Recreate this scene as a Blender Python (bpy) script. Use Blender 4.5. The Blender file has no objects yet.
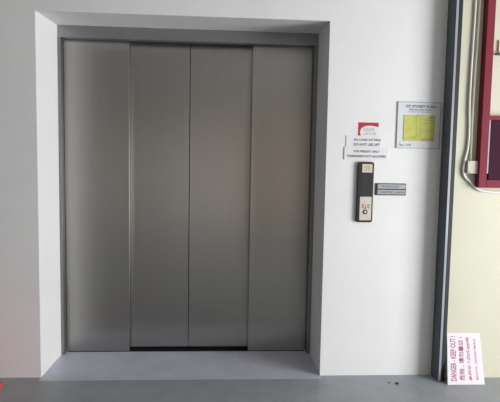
import bpy, bmesh, math, random
from mathutils import Vector, Matrix
random.seed(4)
S = bpy.context.scene
COL = S.collection

# ------------------------------------------------------------------ materials
def srgb(r, g, b):
    def f(c):
        c /= 255.0
        return c / 12.92 if c <= 0.04045 else ((c + 0.055) / 1.055) ** 2.4
    return (f(r), f(g), f(b), 1)

def mat(name, col, rough=0.6, metal=0.0, var=0.0, scale=6.0, stretch=(1, 1, 1), bump=0.0, bscale=60.0, aniso=0.0, spec=0.5, col2=None, coat=0.0, rvar=0.0, bstretch=(1, 1, 1)):
    m = bpy.data.materials.new(name); m.use_nodes = True
    N, L = m.node_tree.nodes, m.node_tree.links
    b = N['Principled BSDF']
    b.inputs['Roughness'].default_value = rough
    b.inputs['Metallic'].default_value = metal
    b.inputs['Specular IOR Level'].default_value = spec
    b.inputs['Coat Weight'].default_value = coat
    if aniso:
        b.inputs['Anisotropic'].default_value = aniso
        t = N.new('ShaderNodeCombineXYZ'); t.inputs[0].default_value = 1.0
        L.new(t.outputs[0], b.inputs['Tangent'])
    tc = N.new('ShaderNodeTexCoord')
    mp = N.new('ShaderNodeMapping'); mp.inputs['Scale'].default_value = stretch
    L.new(tc.outputs['Object'], mp.inputs[0])
    nz = N.new('ShaderNodeTexNoise'); nz.inputs['Scale'].default_value = scale; nz.inputs['Detail'].default_value = 5
    L.new(mp.outputs[0], nz.inputs['Vector'])
    mx = N.new('ShaderNodeMix'); mx.data_type = 'RGBA'
    c2 = col2 if col2 else tuple(c * (1 - var) for c in col[:3]) + (1,)
    c1 = col if col2 else tuple(min(1, c * (1 + var)) for c in col[:3]) + (1,)
    mx.inputs[6].default_value = c2; mx.inputs[7].default_value = c1
    rp = N.new('ShaderNodeMapRange'); rp.inputs[1].default_value = 0.3; rp.inputs[2].default_value = 0.7
    L.new(nz.outputs[0], rp.inputs[0]); L.new(rp.outputs[0], mx.inputs[0])
    L.new(mx.outputs[2], b.inputs['Base Color'])
    if rvar:
        rr = N.new('ShaderNodeMapRange'); rr.inputs[1].default_value = 0.3; rr.inputs[2].default_value = 0.7
        rr.inputs[3].default_value = rough - rvar; rr.inputs[4].default_value = rough + rvar
        L.new(nz.outputs[0], rr.inputs[0]); L.new(rr.outputs[0], b.inputs['Roughness'])
    if bump:
        mb = N.new('ShaderNodeMapping'); mb.inputs['Scale'].default_value = bstretch
        L.new(tc.outputs['Object'], mb.inputs[0])
        n2 = N.new('ShaderNodeTexNoise'); n2.inputs['Scale'].default_value = bscale; n2.inputs['Detail'].default_value = 4
        L.new(mb.outputs[0], n2.inputs['Vector'])
        bp = N.new('ShaderNodeBump'); bp.inputs['Strength'].default_value = bump; bp.inputs['Distance'].default_value = 0.002
        L.new(n2.outputs[0], bp.inputs['Height']); L.new(bp.outputs[0], b.inputs['Normal'])
    return m

M = {
 'white_wall': mat('white_wall_paint', (0.78, 0.785, 0.775, 1), 0.6, var=0.02, scale=2.5, bump=0.25, bscale=40),
 'cream_wall': mat('cream_wall_paint', (0.60, 0.59, 0.455, 1), 0.6, var=0.03, scale=2.0, bump=0.25, bscale=40),
 'beige_wall': mat('beige_wall_paint', (0.27, 0.26, 0.235, 1), 0.8, var=0.05, scale=1.0),
 'warm_wall': mat('warm_brown_wall_paint', (0.50, 0.425, 0.36, 1), 0.8, var=0.05, scale=1.0),
 'ceiling': mat('ceiling_paint', (0.40, 0.40, 0.38, 1), 0.8, var=0.04, scale=2.0),
 'floor_niche': mat('blue_grey_epoxy', (0.53, 0.55, 0.635, 1), 0.33, var=0.07, scale=5, bump=0.08, bscale=14, rvar=0.05),
 'floor_lobby': mat('grey_screed', (0.31, 0.335, 0.355, 1), 0.42, var=0.10, scale=6, bump=0.1, bscale=20, rvar=0.05),
 'steel': mat('brushed_steel', (0.43, 0.42, 0.40, 1), 0.30, metal=1.0, var=0.02, scale=1.0, stretch=(90, 90, 0.6), bump=0.02, bscale=1.0, bstretch=(700, 700, 4), aniso=0.8, rvar=0.008),
 'steel_frame': mat('brushed_frame_steel', (0.36, 0.36, 0.37, 1), 0.42, metal=1.0, var=0.04, scale=1.0, stretch=(3, 90, 90), aniso=0.0),
 'steel_jamb': mat('brushed_jamb_steel', (0.27, 0.275, 0.265, 1), 0.45, metal=1.0, var=0.04, scale=1.0, stretch=(90, 90, 1), aniso=0.0),
 'shaft': mat('shaft_black', (0.012, 0.012, 0.014, 1), 0.8),
 'sill': mat('blackened_sill', (0.03, 0.032, 0.04, 1), 0.5, metal=0.5, var=0.2, scale=20),
 'post': mat('post_grey_paint', (0.085, 0.10, 0.115, 1), 0.45, var=0.12, scale=3, stretch=(4, 4, 0.5)),
 'post_edge': mat('post_bare_edge', (0.34, 0.37, 0.40, 1), 0.4, metal=0.2, var=0.15, scale=3, stretch=(4, 4, 0.8)),
 'rubber': mat('black_rubber', (0.012, 0.013, 0.014, 1), 0.6, var=0.2),
 'red_paint': mat('red_enamel', (0.215, 0.028, 0.048, 1), 0.6, spec=0.15, var=0.08, scale=6),
 'maroon': mat('maroon_enamel', (0.040, 0.006, 0.018, 1), 0.7, spec=0.15, var=0.1, scale=6),
 'pvc': mat('grey_white_pvc', (0.78, 0.79, 0.76, 1), 0.45, var=0.06, scale=8),
 'pvc_cream': mat('cream_pvc', (0.72, 0.66, 0.50, 1), 0.45, var=0.06, scale=8),
 'box': mat('aged_box_plastic', (0.52, 0.49, 0.40, 1), 0.5, var=0.12, scale=40),
 'acrylic': mat('white_acrylic', (0.76, 0.76, 0.765, 1), 0.4, var=0.01, scale=10),
 'paper': mat('plan_paper', (0.66, 0.69, 0.71, 1), 0.35, var=0.03, scale=14),
 'board': mat('danger_board', (0.74, 0.68, 0.715, 1), 0.5, var=0.015, scale=12),
 'yellow': mat('plan_yellow', (0.60, 0.60, 0.09, 1), 0.4, scale=26, col2=(0.46, 0.50, 0.14, 1)),
 'green': mat('plan_green', (0.28, 0.50, 0.06, 1), 0.4, var=0.1),
 'orange': mat('plan_orange', (0.60, 0.28, 0.12, 1), 0.4, var=0.1),
 'brown': mat('plan_brown', (0.40, 0.30, 0.10, 1), 0.4, var=0.1),
 'ink': mat('black_ink', (0.03, 0.03, 0.035, 1), 0.5),
 'ink_soft': mat('faded_ink', (0.06, 0.06, 0.08, 1), 0.5),
 'ink_pale': mat('pale_grey_ink', (0.36, 0.36, 0.36, 1), 0.5),
 'ink_red': mat('red_ink', (0.50, 0.02, 0.09, 1), 0.5),
 'ink_pink': mat('faded_red_ink', (0.34, 0.05, 0.13, 1), 0.5),
 'logo_red': mat('sticker_red', (0.48, 0.03, 0.05, 1), 0.35, var=0.06, scale=30),
 'plastic_black': mat('black_faceplate', (0.018, 0.018, 0.02, 1), 0.35),
 'screen': mat('dark_smoked_panel', (0.035, 0.036, 0.042, 1), 0.25),
 'plate': mat('pale_steel_plate', (0.62, 0.585, 0.50, 1), 0.45, metal=0.25, var=0.06, scale=30),
 'plate_grey': mat('grey_name_strip', (0.40, 0.42, 0.43, 1), 0.4, var=0.04, scale=30),
 'lcd': mat('lift_display', (0.66, 0.56, 0.45, 1), 0.3, var=0.05, scale=50),
 'cone_red': mat('red_rubber', (0.72, 0.05, 0.06, 1), 0.5, var=0.05),
 'debris': mat('dark_grit', (0.02, 0.02, 0.022, 1), 0.8, var=0.3, scale=60),
}

# ------------------------------------------------------------------ builders
def box(bm, x0, x1, y0, y1, z0, z1, mi=0):
    vs = [bm.verts.new((x, y, z)) for x in (x0, x1) for y in (y0, y1) for z in (z0, z1)]
    for q in ((0, 1, 3, 2), (4, 6, 7, 5), (0, 4, 5, 1), (2, 3, 7, 6), (0, 2, 6, 4), (1, 5, 7, 3)):
        f = bm.faces.new([vs[i] for i in q]); f.material_index = mi
    return vs

def link(name, bm, m, parent=None, bevel=0.0, loc=None, smooth=False):
    bmesh.ops.recalc_face_normals(bm, faces=bm.faces)
    me = bpy.data.meshes.new(name); bm.to_mesh(me); bm.free()
    for x in (m if isinstance(m, (list, tuple)) else [m]): me.materials.append(x)
    o = bpy.data.objects.new(name, me); COL.objects.link(o)
    if parent is not None:
        o.parent = parent
        o.location = -Vector(parent.location)      # meshes are written in room coordinates
    if bevel:
        md = o.modifiers.new('bevel', 'BEVEL'); md.width = bevel; md.segments = 2; md.limit_method = 'ANGLE'
    if smooth:
        for p in me.polygons: p.use_smooth = True
    return o

def bx(name, m, dims, parent=None, bevel=0.0):
    bm = bmesh.new(); box(bm, *dims); return link(name, bm, m, parent, bevel)

def struct(o): o['kind'] = 'structure'; return o

def tag(o, label, cat, group=None):
    o['label'] = label; o['category'] = cat
    if group: o['group'] = group
    return o

def thing(name, loc, label, cat, group=None):
    o = bpy.data.objects.new(name, None); COL.objects.link(o); o.location = loc; o.empty_display_size = 0.05
    return tag(o, label, cat, group)

def tube(name, pts, r, m, parent=None):
    cu = bpy.data.curves.new(name, 'CURVE'); cu.dimensions = '3D'; cu.bevel_depth = r; cu.bevel_resolution = 4; cu.resolution_u = 8
    sp = cu.splines.new('BEZIER'); sp.bezier_points.add(len(pts) - 1)
    for b, p in zip(sp.bezier_points, pts):
        b.co = p; b.handle_left_type = b.handle_right_type = 'AUTO'
    cu.use_fill_caps = True
    t = bpy.data.objects.new('t', cu); COL.objects.link(t)
    bpy.context.view_layer.update()
    me = bpy.data.meshes.new_from_object(t.evaluated_get(bpy.context.evaluated_depsgraph_get()))
    bpy.data.objects.remove(t); me.materials.clear(); me.materials.append(m)
    for p in me.polygons: p.use_smooth = True
    o = bpy.data.objects.new(name, me); COL.objects.link(o)
    if parent is not None: o.parent = parent; o.location = -Vector(parent.location)
    return o

def flat_poly(name, pts, y, th, m, parent):
    """outline in the wall plane (x,z), pulled th towards the room"""
    bm = bmesh.new()
    a = [bm.verts.new((x, y, z)) for x, z in pts]; b = [bm.verts.new((x, y - th, z)) for x, z in pts]
    bm.faces.new(a); bm.faces.new(b[::-1]); n = len(pts)
    for i in range(n): bm.faces.new((a[i], a[(i + 1) % n], b[(i + 1) % n], b[i]))
    return link(name, bm, m, parent)

def text(body, x0, x1, z0, z1, y, m, parent, name='lettering', bold=0.0, T=None):
    """lettering fitted into x0..x1, z0..z1, facing the room, just in front of y; T maps board coords to room"""
    cu = bpy.data.curves.new('t', 'FONT'); cu.body = body; cu.size = 1.0; cu.offset = bold; cu.resolution_u = 2
    t = bpy.data.objects.new('t', cu); COL.objects.link(t)
    bpy.context.view_layer.update()
    me = bpy.data.meshes.new_from_object(t.evaluated_get(bpy.context.evaluated_depsgraph_get()))
    bpy.data.objects.remove(t); me.materials.clear(); me.materials.append(m)
    vx = [v.co.x for v in me.vertices]; vy = [v.co.y for v in me.vertices]
    ax, bxx, ay, by = min(vx), max(vx), min(vy), max(vy)
    for v in me.vertices:
        px = x0 + (v.co.x - ax) / (bxx - ax) * (x1 - x0); pz = z0 + (v.co.y - ay) / (by - ay) * (z1 - z0)
        v.co = T(px, pz, 0.0006) if T else Vector((px, y - 0.0006, pz))
    o = bpy.data.objects.new(name, me); COL.objects.link(o)
    o.parent = parent; o.location = -Vector(parent.location)
    return o

# ------------------------------------------------------------------ dimensions (metres)
XL, XR = -1.370, 0.630          # recess sides
D = 0.388                       # recess depth
ZT, ZH = 2.536, 2.565           # soffit front / back
CEIL = 3.10
X0, X1, YB = -4.6, 5.2, -7.2    # lobby extents

# ------------------------------------------------------------------ setting
def outline_wall(name, m, xs, z0, z1, y0, y1):
    return struct(bx(name, m, (xs[0], xs[1], y0, y1, z0, z1)))

# white front wall with the recess cut through it (reveals and soffit belong to it)
bm = bmesh.new()
box(bm, X0, XL, 0, 0.6, 0, CEIL)
box(bm, XR, 1.50, 0, 0.6, 0, CEIL)
vs = [(XL, 0, ZT), (XR, 0, ZT), (XR, D, ZH), (XL, D, ZH), (XL, 0, CEIL), (XR, 0, CEIL), (XR, D, CEIL), (XL, D, CEIL)]
v = [bm.verts.new(p) for p in vs]
for q in ((0, 1, 2, 3), (4, 7, 6, 5), (0, 4, 5, 1), (2, 6, 7, 3), (1, 5, 6, 2), (0, 3, 7, 4)): bm.faces.new([v[i] for i in q])
struct(link('wall_front', bm, M['white_wall']))
bx('wall_right', M['cream_wall'], (1.50, X1, -0.05, 0.6, 0, CEIL)); struct(bpy.data.objects['wall_right'])
# floor: painted recess floor, plain screed of the lobby
bm = bmesh.new()
box(bm, X0, X1, YB, -0.05, -0.1, 0, 1)
box(bm, X0, XL, -0.05, D + 0.055, -0.1, 0, 1)
box(bm, XR, X1, -0.05, D + 0.055, -0.1, 0, 1)
box(bm, XL, XR, -0.05, D + 0.055, -0.1, 0, 0)
struct(link('floor', bm, [M['floor_niche'], M['floor_lobby']]))
struct(bx('ceiling', M['ceiling'], (X0, X1, YB, 0.6, CEIL, CEIL + 0.1)))
struct(bx('wall_back', M['beige_wall'], (X0, X1, YB - 0.2, YB, 0, CEIL)))
struct(bx('wall_back_pier', M['warm_wall'], (-0.7, 3.6, YB, YB + 0.15, 0, CEIL)))
struct(bx('wall_left', M['beige_wall'], (X0 - 0.2, X0, YB, 0.6, 0, CEIL)))
# right side of the lobby: wide opening to daylight
bm = bmesh.new()
box(bm, X1, X1 + 0.2, YB, -4.6, 0, CEIL)
box(bm, X1, X1 + 0.2, -1.5, 0.6, 0, CEIL)
box(bm, X1, X1 + 0.2, -4.6, -1.5, 2.3, CEIL)
struct(link('wall_outer', bm, M['beige_wall']))

# lift shaft behind the doors
bm = bmesh.new()
box(bm, XL, XR, 0.60, 0.65, 0, 2.7)
struct(link('wall_shaft', bm, M['shaft']))

# ------------------------------------------------------------------ lift entrance
XA, XB = -1.347, 0.599
fr = thing('elevator_door_frame', (-0.37, D, 0), 'brushed steel frame with two jambs and a header around the closed lift doors', 'door frame')
bx('header', M['steel_frame'], (XL, XR, D, D + 0.052, 2.475, ZH), fr, 0.002)
bx('jamb', M['steel_jamb'], (XL, XA, D, D + 0.20, 0, 2.475), fr, 0.002)
bx('jamb', M['steel_jamb'], (XB, XR, D, D + 0.20, 0, 2.475), fr, 0.002)
s = thing('elevator_sill', (-0.37, D + 0.055, 0), 'black grooved sill running under the lift door panels', 'sill')
bx('sill_plate', M['sill'], (XA, XB, D + 0.055, 0.6, -0.06, -0.004), s)
bm = bmesh.new()
for yy in (0.457, 0.507): box(bm, XA, XB, yy, yy + 0.012, -0.004, 0.0)
link('sill_rib', bm, M['sill'], s)

q1, q2, q3 = -0.8435, -0.3737, 0.119
YP = 0.447
panels = [
 (XA, q1, YP, 'leftmost steel lift door panel, front layer, beside the left jamb'),
 (q1 - 0.05, q2, YP + 0.045, 'second steel lift door panel from the left, set back behind the leftmost one'),
 (q2 + 0.0, q3 + 0.05, YP + 0.045, 'third steel lift door panel from the left, set back, right of the centre joint'),
 (q3, XB, YP, 'rightmost steel lift door panel, front layer, beside the right jamb'),
]
for i, (a, b, y, lab) in enumerate(panels):
    lo = 0.005 if y == YP else 0.022
    g = 0.003
    t = thing('elevator_door_panel', ((a + b) / 2, y, 0), lab, 'lift door', 'sliding lift door panels')
    bx('door_leaf', M['steel'], (a + g, b - g, y, y + 0.032, lo, 2.50), t)

# ------------------------------------------------------------------ things on the white wall
# red and white sticker
st = thing('sticker', (0.925, 0, 1.80), 'small square sticker with a red corner arc and two grey words, above the fire notice', 'sticker')
bx('sticker_sheet', M['acrylic'], (0.853, 0.999, -0.001, 0, 1.752, 1.846), st)
arc = [(0.853, 1.845), (0.999, 1.845), (0.999, 1.813), (0.965, 1.821), (0.928, 1.823), (0.905, 1.820), (0.889, 1.814), (0.878, 1.806), (0.871, 1.795), (0.867, 1.782), (0.867, 1.768), (0.874, 1.753), (0.853, 1.753)]
flat_poly('red_arc', arc, -0.001, 0.0006, M['logo_red'], st)
text('KAWL', 0.893, 0.972, 1.783, 1.807, -0.001, M['ink_pale'], st)
text('LIFTOR', 0.898, 0.985, 1.758, 1.774, -0.001, M['ink_pale'], st)

fi = thing('notice_plate', (0.89, 0, 1.71), 'white notice plate about fire and lift use, directly under the red sticker', 'sign')
bx('plate', M['acrylic'], (0.768, 1.020, -0.004, 0, 1.673, 1.751), fi, 0.0008)
text('IN CASE OF FIRE', 0.826, 1.016, 1.715, 1.731, -0.004, M['ink_soft'], fi, bold=0.03)
text('DO NOT USE LIFT', 0.822, 1.012, 1.681, 1.699, -0.004, M['ink_soft'], fi, bold=0.03)
fg = thing('notice_plate', (0.915, 0, 1.625), 'wider white notice plate about freight use, just above the black call panel', 'sign')
bx('plate', M['acrylic'], (0.757, 1.075, -0.006, 0, 1.581, 1.669), fg, 0.0008)
text('FOR FREIGHT ONLY', 0.824, 1.012, 1.633, 1.649, -0.006, M['ink_soft'], fg, bold=0.03)
text('PASSENGERS NOT ALLOWED', 0.780, 1.056, 1.599, 1.616, -0.006, M['ink_soft'], fg, bold=0.03)

# call panel
def rrect(x0, x1, z0, z1, r, n=5):
    pts = []
    for cx, cz, a0 in ((x1 - r, z1 - r, 0), (x0 + r, z1 - r, 90), (x0 + r, z0 + r, 180), (x1 - r, z0 + r, 270)):
        for k in range(n + 1):
            a = math.radians(a0 + 90 * k / n); pts.append((cx + r * math.cos(a), cz + r * math.sin(a)))
    return pts
cp = thing('lift_call_panel', (0.913, 0, 1.35), 'tall narrow black lift call panel with display and round button, beside the lift', 'call panel')
hs = flat_poly('housing', rrect(0.855, 0.972, 1.137, 1.567, 0.016), 0, 0.022, M['plastic_black'], cp)
md = hs.modifiers.new('bevel', 'BEVEL'); md.width = 0.004; md.segments = 3; md.limit_method = 'ANGLE'
ds = flat_poly('display', rrect(0.885, 0.958, 1.492, 1.552, 0.002), -0.022, 0.0015, M['lcd'], cp)
text('Y8', 0.904, 0.938, 1.504, 1.540, -0.0235, M['ink_pale'], cp, name='display_digit')
flat_poly('smoked_panel', rrect(0.878, 0.964, 1.328, 1.485, 0.002), -0.022, 0.0008, M['screen'], cp)
bp_ = flat_poly('button_plate', rrect(0.876, 0.960, 1.152, 1.320, 0.003), -0.022, 0.0015, M['plate'], cp)
def disc(name, cx, cz, r0, r1, y, th, m, parent, n=28):
    bm = bmesh.new()
    if r0 > 0:
        ring = []
        for k in range(n):
            a = 2 * math.pi * k / n; c, s_ = math.cos(a), math.sin(a)
            ring.append([bm.verts.new((cx + r * c, yy, cz + r * s_)) for r, yy in ((r0, y), (r1, y), (r1, y - th), (r0, y - th))])
        for k in range(n):
            p, q = ring[k], ring[(k + 1) % n]
            for j in range(4): bm.faces.new((p[j], q[j], q[(j + 1) % 4], p[(j + 1) % 4]))
        return link(name, bm, m, parent)
    bm.free()
    return flat_poly(name, [(cx + r1 * math.cos(2 * math.pi * k / n), cz + r1 * math.sin(2 * math.pi * k / n)) for k in range(n)], y, th, m, parent)
bu = disc('call_button', 0.917, 1.212, 0, 0.009, -0.0235, 0.004, M['plate'], cp)
disc('button_ring', 0.917, 1.212, 0.009, 0.0165, -0.0235, 0.003, M['plastic_black'], cp)
bm = bmesh.new()
for x_, z_ in ((0.894, 1.262), (0.902, 1.262), (0.935, 1.262), (0.943, 1.262), (0.894, 1.247), (0.902, 1.242), (0.935, 1.247), (0.943, 1.242), (0.918, 1.255), (0.918, 1.245), (0.918, 1.235)):
    box(bm, x_ - 0.0025, x_ + 0.0025, -0.0242, -0.0235, z_ - 0.006, z_ + 0.006)
link('engraved_marks', bm, M['ink_pink'], cp)

# plan
pl = thing('floor_plan_poster', (1.286, 0, 1.83), 'square laminated storey plan with a yellow floor map, next to the grey post', 'floor plan')
bx('sheet', M['paper'], (1.132, 1.442, -0.004, 0, 1.671, 1.995), pl)
bm = bmesh.new()
for d in ((1.130, 1.444, 1.993, 1.997), (1.130, 1.444, 1.669, 1.673), (1.130, 1.134, 1.673, 1.993), (1.440, 1.444, 1.673, 1.993)):
    box(bm, d[0], d[1], -0.007, 0, d[2], d[3])
link('holder_edge', bm, M['plate_grey'], pl)
text('1ST STOREY PLAN', 1.188, 1.404, 1.957, 1.975, -0.004, M['ink'], pl, bold=0.03)
text('FIRE ESCAPE PLAN', 1.212, 1.374, 1.936, 1.949, -0.004, M['ink'], pl, bold=0.01)
text('IN CASE OF EMERGENCY', 1.206, 1.380, 1.923, 1.931, -0.004, M['ink_soft'], pl)
text('Plan 1:200', 1.150, 1.236, 1.686, 1.702, -0.004, M['ink_soft'], pl)
bx('floor_map', M['yellow'], (1.178, 1.402, -0.0055, -0.004, 1.724, 1.902), pl)
bm = bmesh.new()
def ln(x0, z0, x1, z1, w=0.0012):
    d = Vector((x1 - x0, z1 - z0)).normalized(); n = Vector((-d.y, d.x)) * w
    q = [bm.verts.new(p) for p in ((x0 + n.x, -0.0062, z0 + n.y), (x1 + n.x, -0.0062, z1 + n.y), (x1 - n.x, -0.0062, z1 - n.y), (x0 - n.x, -0.0062, z0 - n.y))]
    bm.faces.new(q)
for a in ((1.178, 1.902, 1.402, 1.902), (1.178, 1.724, 1.402, 1.724), (1.178, 1.724, 1.178, 1.902), (1.402, 1.724, 1.402, 1.902),
          (1.272, 1.742, 1.272, 1.902), (1.300, 1.742, 1.300, 1.880), (1.178, 1.742, 1.402, 1.742), (1.320, 1.850, 1.402, 1.850),
          (1.320, 1.800, 1.402, 1.800), (1.345, 1.742, 1.345, 1.830), (1.365, 1.742, 1.365, 1.815), (1.300, 1.872, 1.402, 1.872),
          (1.258, 1.890, 1.282, 1.914), (1.290, 1.890, 1.312, 1.914), (1.385, 1.742, 1.385, 1.800)):
    ln(*a)
link('map_lines', bm, M['brown'], pl)
bm = bmesh.new(); box(bm, 1.235, 1.268, -0.0062, -0.0055, 1.744, 1.754); link('green_zone', bm, M['green'], pl)
bm = bmesh.new(); box(bm, 1.362, 1.400, -0.0062, -0.0055, 1.882, 1.898); link('orange_zone', bm, M['orange'], pl); bm = bmesh.new(); box(bm, 1.308, 1.398, -0.0062, -0.0055, 1.727, 1.739); link('orange_zone', bm, M['orange'], pl)

# name plate with two strips
npl = thing('directory_plate', (1.105, 0, 1.375), 'small black framed plate with two grey name strips, right of the call panel', 'sign')
bx('backing', M['plastic_black'], (0.992, 1.214, -0.007, 0.001, 1.332, 1.417), npl, 0.001)
bx('name_strip', M['plate_grey'], (1.006, 1.210, -0.0085, -0.007, 1.379, 1.411), npl)
bx('name_strip', M['plate_grey'], (1.006, 1.210, -0.0085, -0.007, 1.339, 1.371), npl)
text('1  OPTIMUM UNIT', 1.013, 1.165, 1.388, 1.402, -0.0085, M['ink'], npl)
text('2  INVENTORY LOADING', 1.013, 1.204, 1.347, 1.361, -0.0085, M['ink'], npl)

# ------------------------------------------------------------------ grey post
po = thing('steel_post', (1.49, -0.08, 0), 'tall dark grey steel post between the white wall and the cream wall', 'post')
bx('post_body', M['post'], (1.462, 1.486, -0.105, 0, 0, CEIL), po, 0.002)
bx('edge_strip', M['post_edge'], (1.467, 1.484, -0.110, -0.105, 0, CEIL), po, 0.002)
bx('rubber_seal', M['rubber'], (1.486, 1.516, -0.105, -0.051, 0, CEIL), po, 0.002)

# ------------------------------------------------------------------ cream wall: conduits, box, red cabinet
YW = -0.05
c1 = tube('conduit_pipe', [(1.628, YW - .011, CEIL), (1.625, YW - .009, 2.6), (1.617, YW - .011, 2.02), (1.622, YW - .011, 1.68), (1.604, YW - .011, 1.58), (1.603, YW - .011, 1.49), (1.655, YW - .011, 1.435), (1.715, YW - .011, 1.385), (1.78, YW - .011, 1.372), (2.5, YW - .011, 1.370)], 0.008, M['pvc'])
tag(c1, 'thin grey-white conduit that bends around the junction box and runs under the red cabinet', 'conduit')
c2 = tube('conduit_pipe', [(1.657, YW - .010, CEIL), (1.655, YW - .010, 2.6), (1.645, YW - .010, 2.02), (1.647, YW - .010, 1.586)], 0.008, M['pvc_cream'])
tag(c2, 'straight cream conduit coming down the wall into the top of the junction box', 'conduit')
jb = thing('junction_box', (1.66, YW, 1.54), 'small square beige junction box at the lower left corner of the red cabinet', 'junction box')
bx('box_body', M['box'], (1.618, 1.700, YW - 0.030, YW, 1.500, 1.585), jb, 0.003)
bx('box_lid', M['box'], (1.616, 1.699, YW - 0.036, YW - 0.030, 1.498, 1.587), jb, 0.002)
for x_, z_ in ((1.626, 1.577), (1.690, 1.577), (1.626, 1.508), (1.690, 1.508)):
    bx('screw', M['ink_soft'], (x_ - .003, x_ + .003, YW - .0375, YW - .036, z_ - .003, z_ + .003), jb)

rc = thing('red_cabinet', (2.1, YW, 1.39), 'red steel wall cabinet frame with open front, cut off by the right edge', 'cabinet')
CX0, CX1, CZ0, CZ1, YF = 1.690, 2.60, 1.400, 2.95, YW - 0.055
bm = bmesh.new()
box(bm, CX0, CX0 + 0.056, YF, YW, CZ0, CZ1); box(bm, CX1 - 0.056, CX1, YF, YW, CZ0, CZ1)
box(bm, CX0 + 0.056, CX1 - 0.056, YF, YW, CZ0, CZ0 + 0.056); box(bm, CX0 + 0.056, CX1 - 0.056, YF, YW, CZ1 - 0.056, CZ1)
link('frame', bm, M['red_paint'], rc, 0.003)
bx('lower_panel', M['maroon'], (CX0 + 0.078, CX1 - 0.056, YF + 0.018, YW, CZ0 + 0.056, 1.872), rc, 0.002)
bx('ledge', M['red_paint'], (CX0 + 0.056, CX1 - 0.056, YF + 0.004, YW, 1.872, 1.902), rc, 0.002)
bx('grey_strip', M['ink_pale'], (CX0 + 0.057, CX0 + 0.073, YF + 0.015, YW, 1.50, 1.872), rc, 0.001)
bx('inner_box', M['pvc_cream'], (1.808, 2.02, YF + 0.042, YW, 2.345, 2.425), rc, 0.002)
bx('inner_shelf', M['ink_soft'], (1.790, CX1 - 0.056, YF + 0.02, YW, 2.325, 2.334), rc)

# ------------------------------------------------------------------ danger board leaning on the cream wall
bw, bh = 0.268, 0.392
ang = math.atan2(0.075, 0.385)
db = thing('danger_sign_board', (1.67, -0.11, 0), 'white board with red DANGER KEEP OUT writing turned sideways, leaning at the wall foot', 'sign')
BL = Vector((1.512, -0.160, 0.002)); BR = Vector((1.782, -0.160, 0.002)); TL = Vector((1.542, -0.056, 0.342)); TR = Vector((1.786, -0.056, 0.336))
nrm = (BR - BL).cross(TL - BL).normalized()
def TB(u, v, h):
    a = BL.lerp(BR, u); b = TL.lerp(TR, u); return a.lerp(b, v) + nrm * h
bm = bmesh.new()
f_ = [bm.verts.new(TB(u, v, 0)) for u, v in ((0, 0), (1, 0), (1, 1), (0, 1))]; k_ = [bm.verts.new(TB(u, v, -0.004)) for u, v in ((0, 0), (1, 0), (1, 1), (0, 1))]
bm.faces.new(f_); bm.faces.new(k_[::-1])
for i in range(4): bm.faces.new((f_[i], k_[i], k_[(i + 1) % 4], f_[(i + 1) % 4]))
link('board', bm, M['board'], db)
def side_text(body, u0, u1, v0, v1, m, bold=0.0):
    # text reads upwards: text x -> board v, text y -> board -u
    text(body, v0, v1, 0, 1, 0, m, db, bold=bold, T=lambda px, pz, h: TB(u1 + (u0 - u1) * pz, px, h))
side_text('DANGER - KEEP OUT !', 0.09, 0.25, 0.07, 0.93, M['ink_pink'], 0.018)
side_text('\u5371\u9669 , \u8bf7\u52ff\u9760\u8fd1 !', 0.33, 0.48, 0.08, 0.92, M['ink_pink'], 0.014)
side_text('\u0b85\u0baa\u0bbe\u0baf\u0bae\u0bcd - \u0b89\u0bb3\u0bcd\u0bb3\u0bc7 \u0bb5\u0bb0\u0bbe\u0ba4\u0bc0\u0bb0\u0bcd', 0.55, 0.69, 0.08, 0.92, M['ink_red'], 0.03)
side_text('BAHAYA - JANGAN MASUK', 0.78, 0.86, 0.09, 0.90, M['ink_red'], 0.012)

# ------------------------------------------------------------------ small things on the floor
def pebble(x, y, r, lab):
    bm = bmesh.new(); bmesh.ops.create_icosphere(bm, subdivisions=2, radius=r)
    for v_ in bm.verts:
        v_.co = Vector((v_.co.x * 1.3, v_.co.y, v_.co.z * 0.7)) * (1 + random.uniform(-.15, .15)); 
    lo = min(v_.co.z for v_ in bm.verts)
    for v_ in bm.verts: v_.co.z -= lo
    o = link('grit_pebble', bm, M['debris']); o.location = (x, y, 0); tag(o, lab, 'pebble')
pebble(1.152, -0.140, 0.010, 'larger dark pebble on the grey floor before the white wall')
pebble(1.100, -0.125, 0.005, 'smaller dark pebble on the grey floor, just left of the larger pebble')

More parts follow.
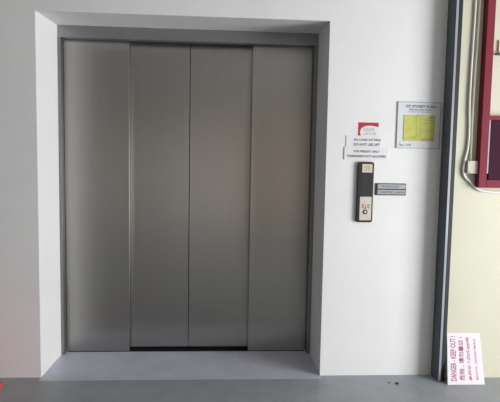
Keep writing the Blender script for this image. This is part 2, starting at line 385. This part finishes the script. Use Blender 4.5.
# traffic cone at the left edge, only the corner of its base is in view
cn = thing('traffic_cone', (-1.762, -0.31, 0), 'red rubber cone base whose corner shows at the bottom left edge', 'traffic cone')
bm = bmesh.new()
pts = [(x - 1.762, y - 0.31) for x, y in rrect(-0.19, 0.19, -0.19, 0.19, 0.02)]
a = [bm.verts.new((x, y, 0)) for x, y in pts]; b = [bm.verts.new((x, y, 0.03)) for x, y in pts]
bm.faces.new(a[::-1]); bm.faces.new(b)
for i in range(len(a)): bm.faces.new((a[i], a[(i + 1) % len(a)], b[(i + 1) % len(a)], b[i]))
link('cone_base', bm, M['cone_red'], cn)
bm = bmesh.new()
bmesh.ops.create_cone(bm, segments=32, radius1=0.13, radius2=0.025, depth=0.62, cap_ends=True)
for v_ in bm.verts: v_.co += Vector((-1.762, -0.31, 0.03 + 0.31))
link('cone_body', bm, M['cone_red'], cn, smooth=False)

# ------------------------------------------------------------------ light
w = bpy.data.worlds.new('World'); S.world = w; w.use_nodes = True
w.node_tree.nodes['Background'].inputs[0].default_value = (0.80, 0.90, 1.0, 1)
w.node_tree.nodes['Background'].inputs[1].default_value = 1.0

def area(name, loc, rot, sx, sy, power, col):
    l = bpy.data.lights.new(name, 'AREA'); l.shape = 'RECTANGLE'; l.size = sx; l.size_y = sy; l.energy = power; l.color = col
    o = bpy.data.objects.new(name, l); COL.objects.link(o); o.location = loc; o.rotation_euler = rot
    return o
# daylight through the wide opening on the right
area('daylight_opening', (X1 + 0.05, -3.05, 1.15), (0, math.radians(90), 0), 2.2, 3.0, 415, (0.985, 0.975, 1.0))

# ------------------------------------------------------------------ camera
yaw, pitch, roll, F = 0.0527, -0.0710, 0.0174, 444.79
f = Vector((math.sin(yaw) * math.cos(pitch), math.cos(yaw) * math.cos(pitch), math.sin(pitch)))
r = Vector((math.cos(yaw), -math.sin(yaw), 0)); u = r.cross(f)
r2 = math.cos(roll) * r + math.sin(roll) * u; u2 = -math.sin(roll) * r + math.cos(roll) * u
cam = bpy.data.cameras.new('Camera'); co = bpy.data.objects.new('Camera', cam); COL.objects.link(co)
cam.sensor_fit = 'HORIZONTAL'; cam.sensor_width = 36; cam.lens = F / 500 * 36; cam.clip_start = 0.05
m = Matrix((r2, u2, -f)).transposed().to_4x4(); m.translation = Vector((-0.0705, -3.1335, 1.5))
co.matrix_world = m
S.camera = co

S.view_settings.view_transform = 'Standard'; S.view_settings.look = 'None'
S.view_settings.gamma = 1; S.view_settings.use_curve_mapping = False
S.view_settings.exposure = 0.0
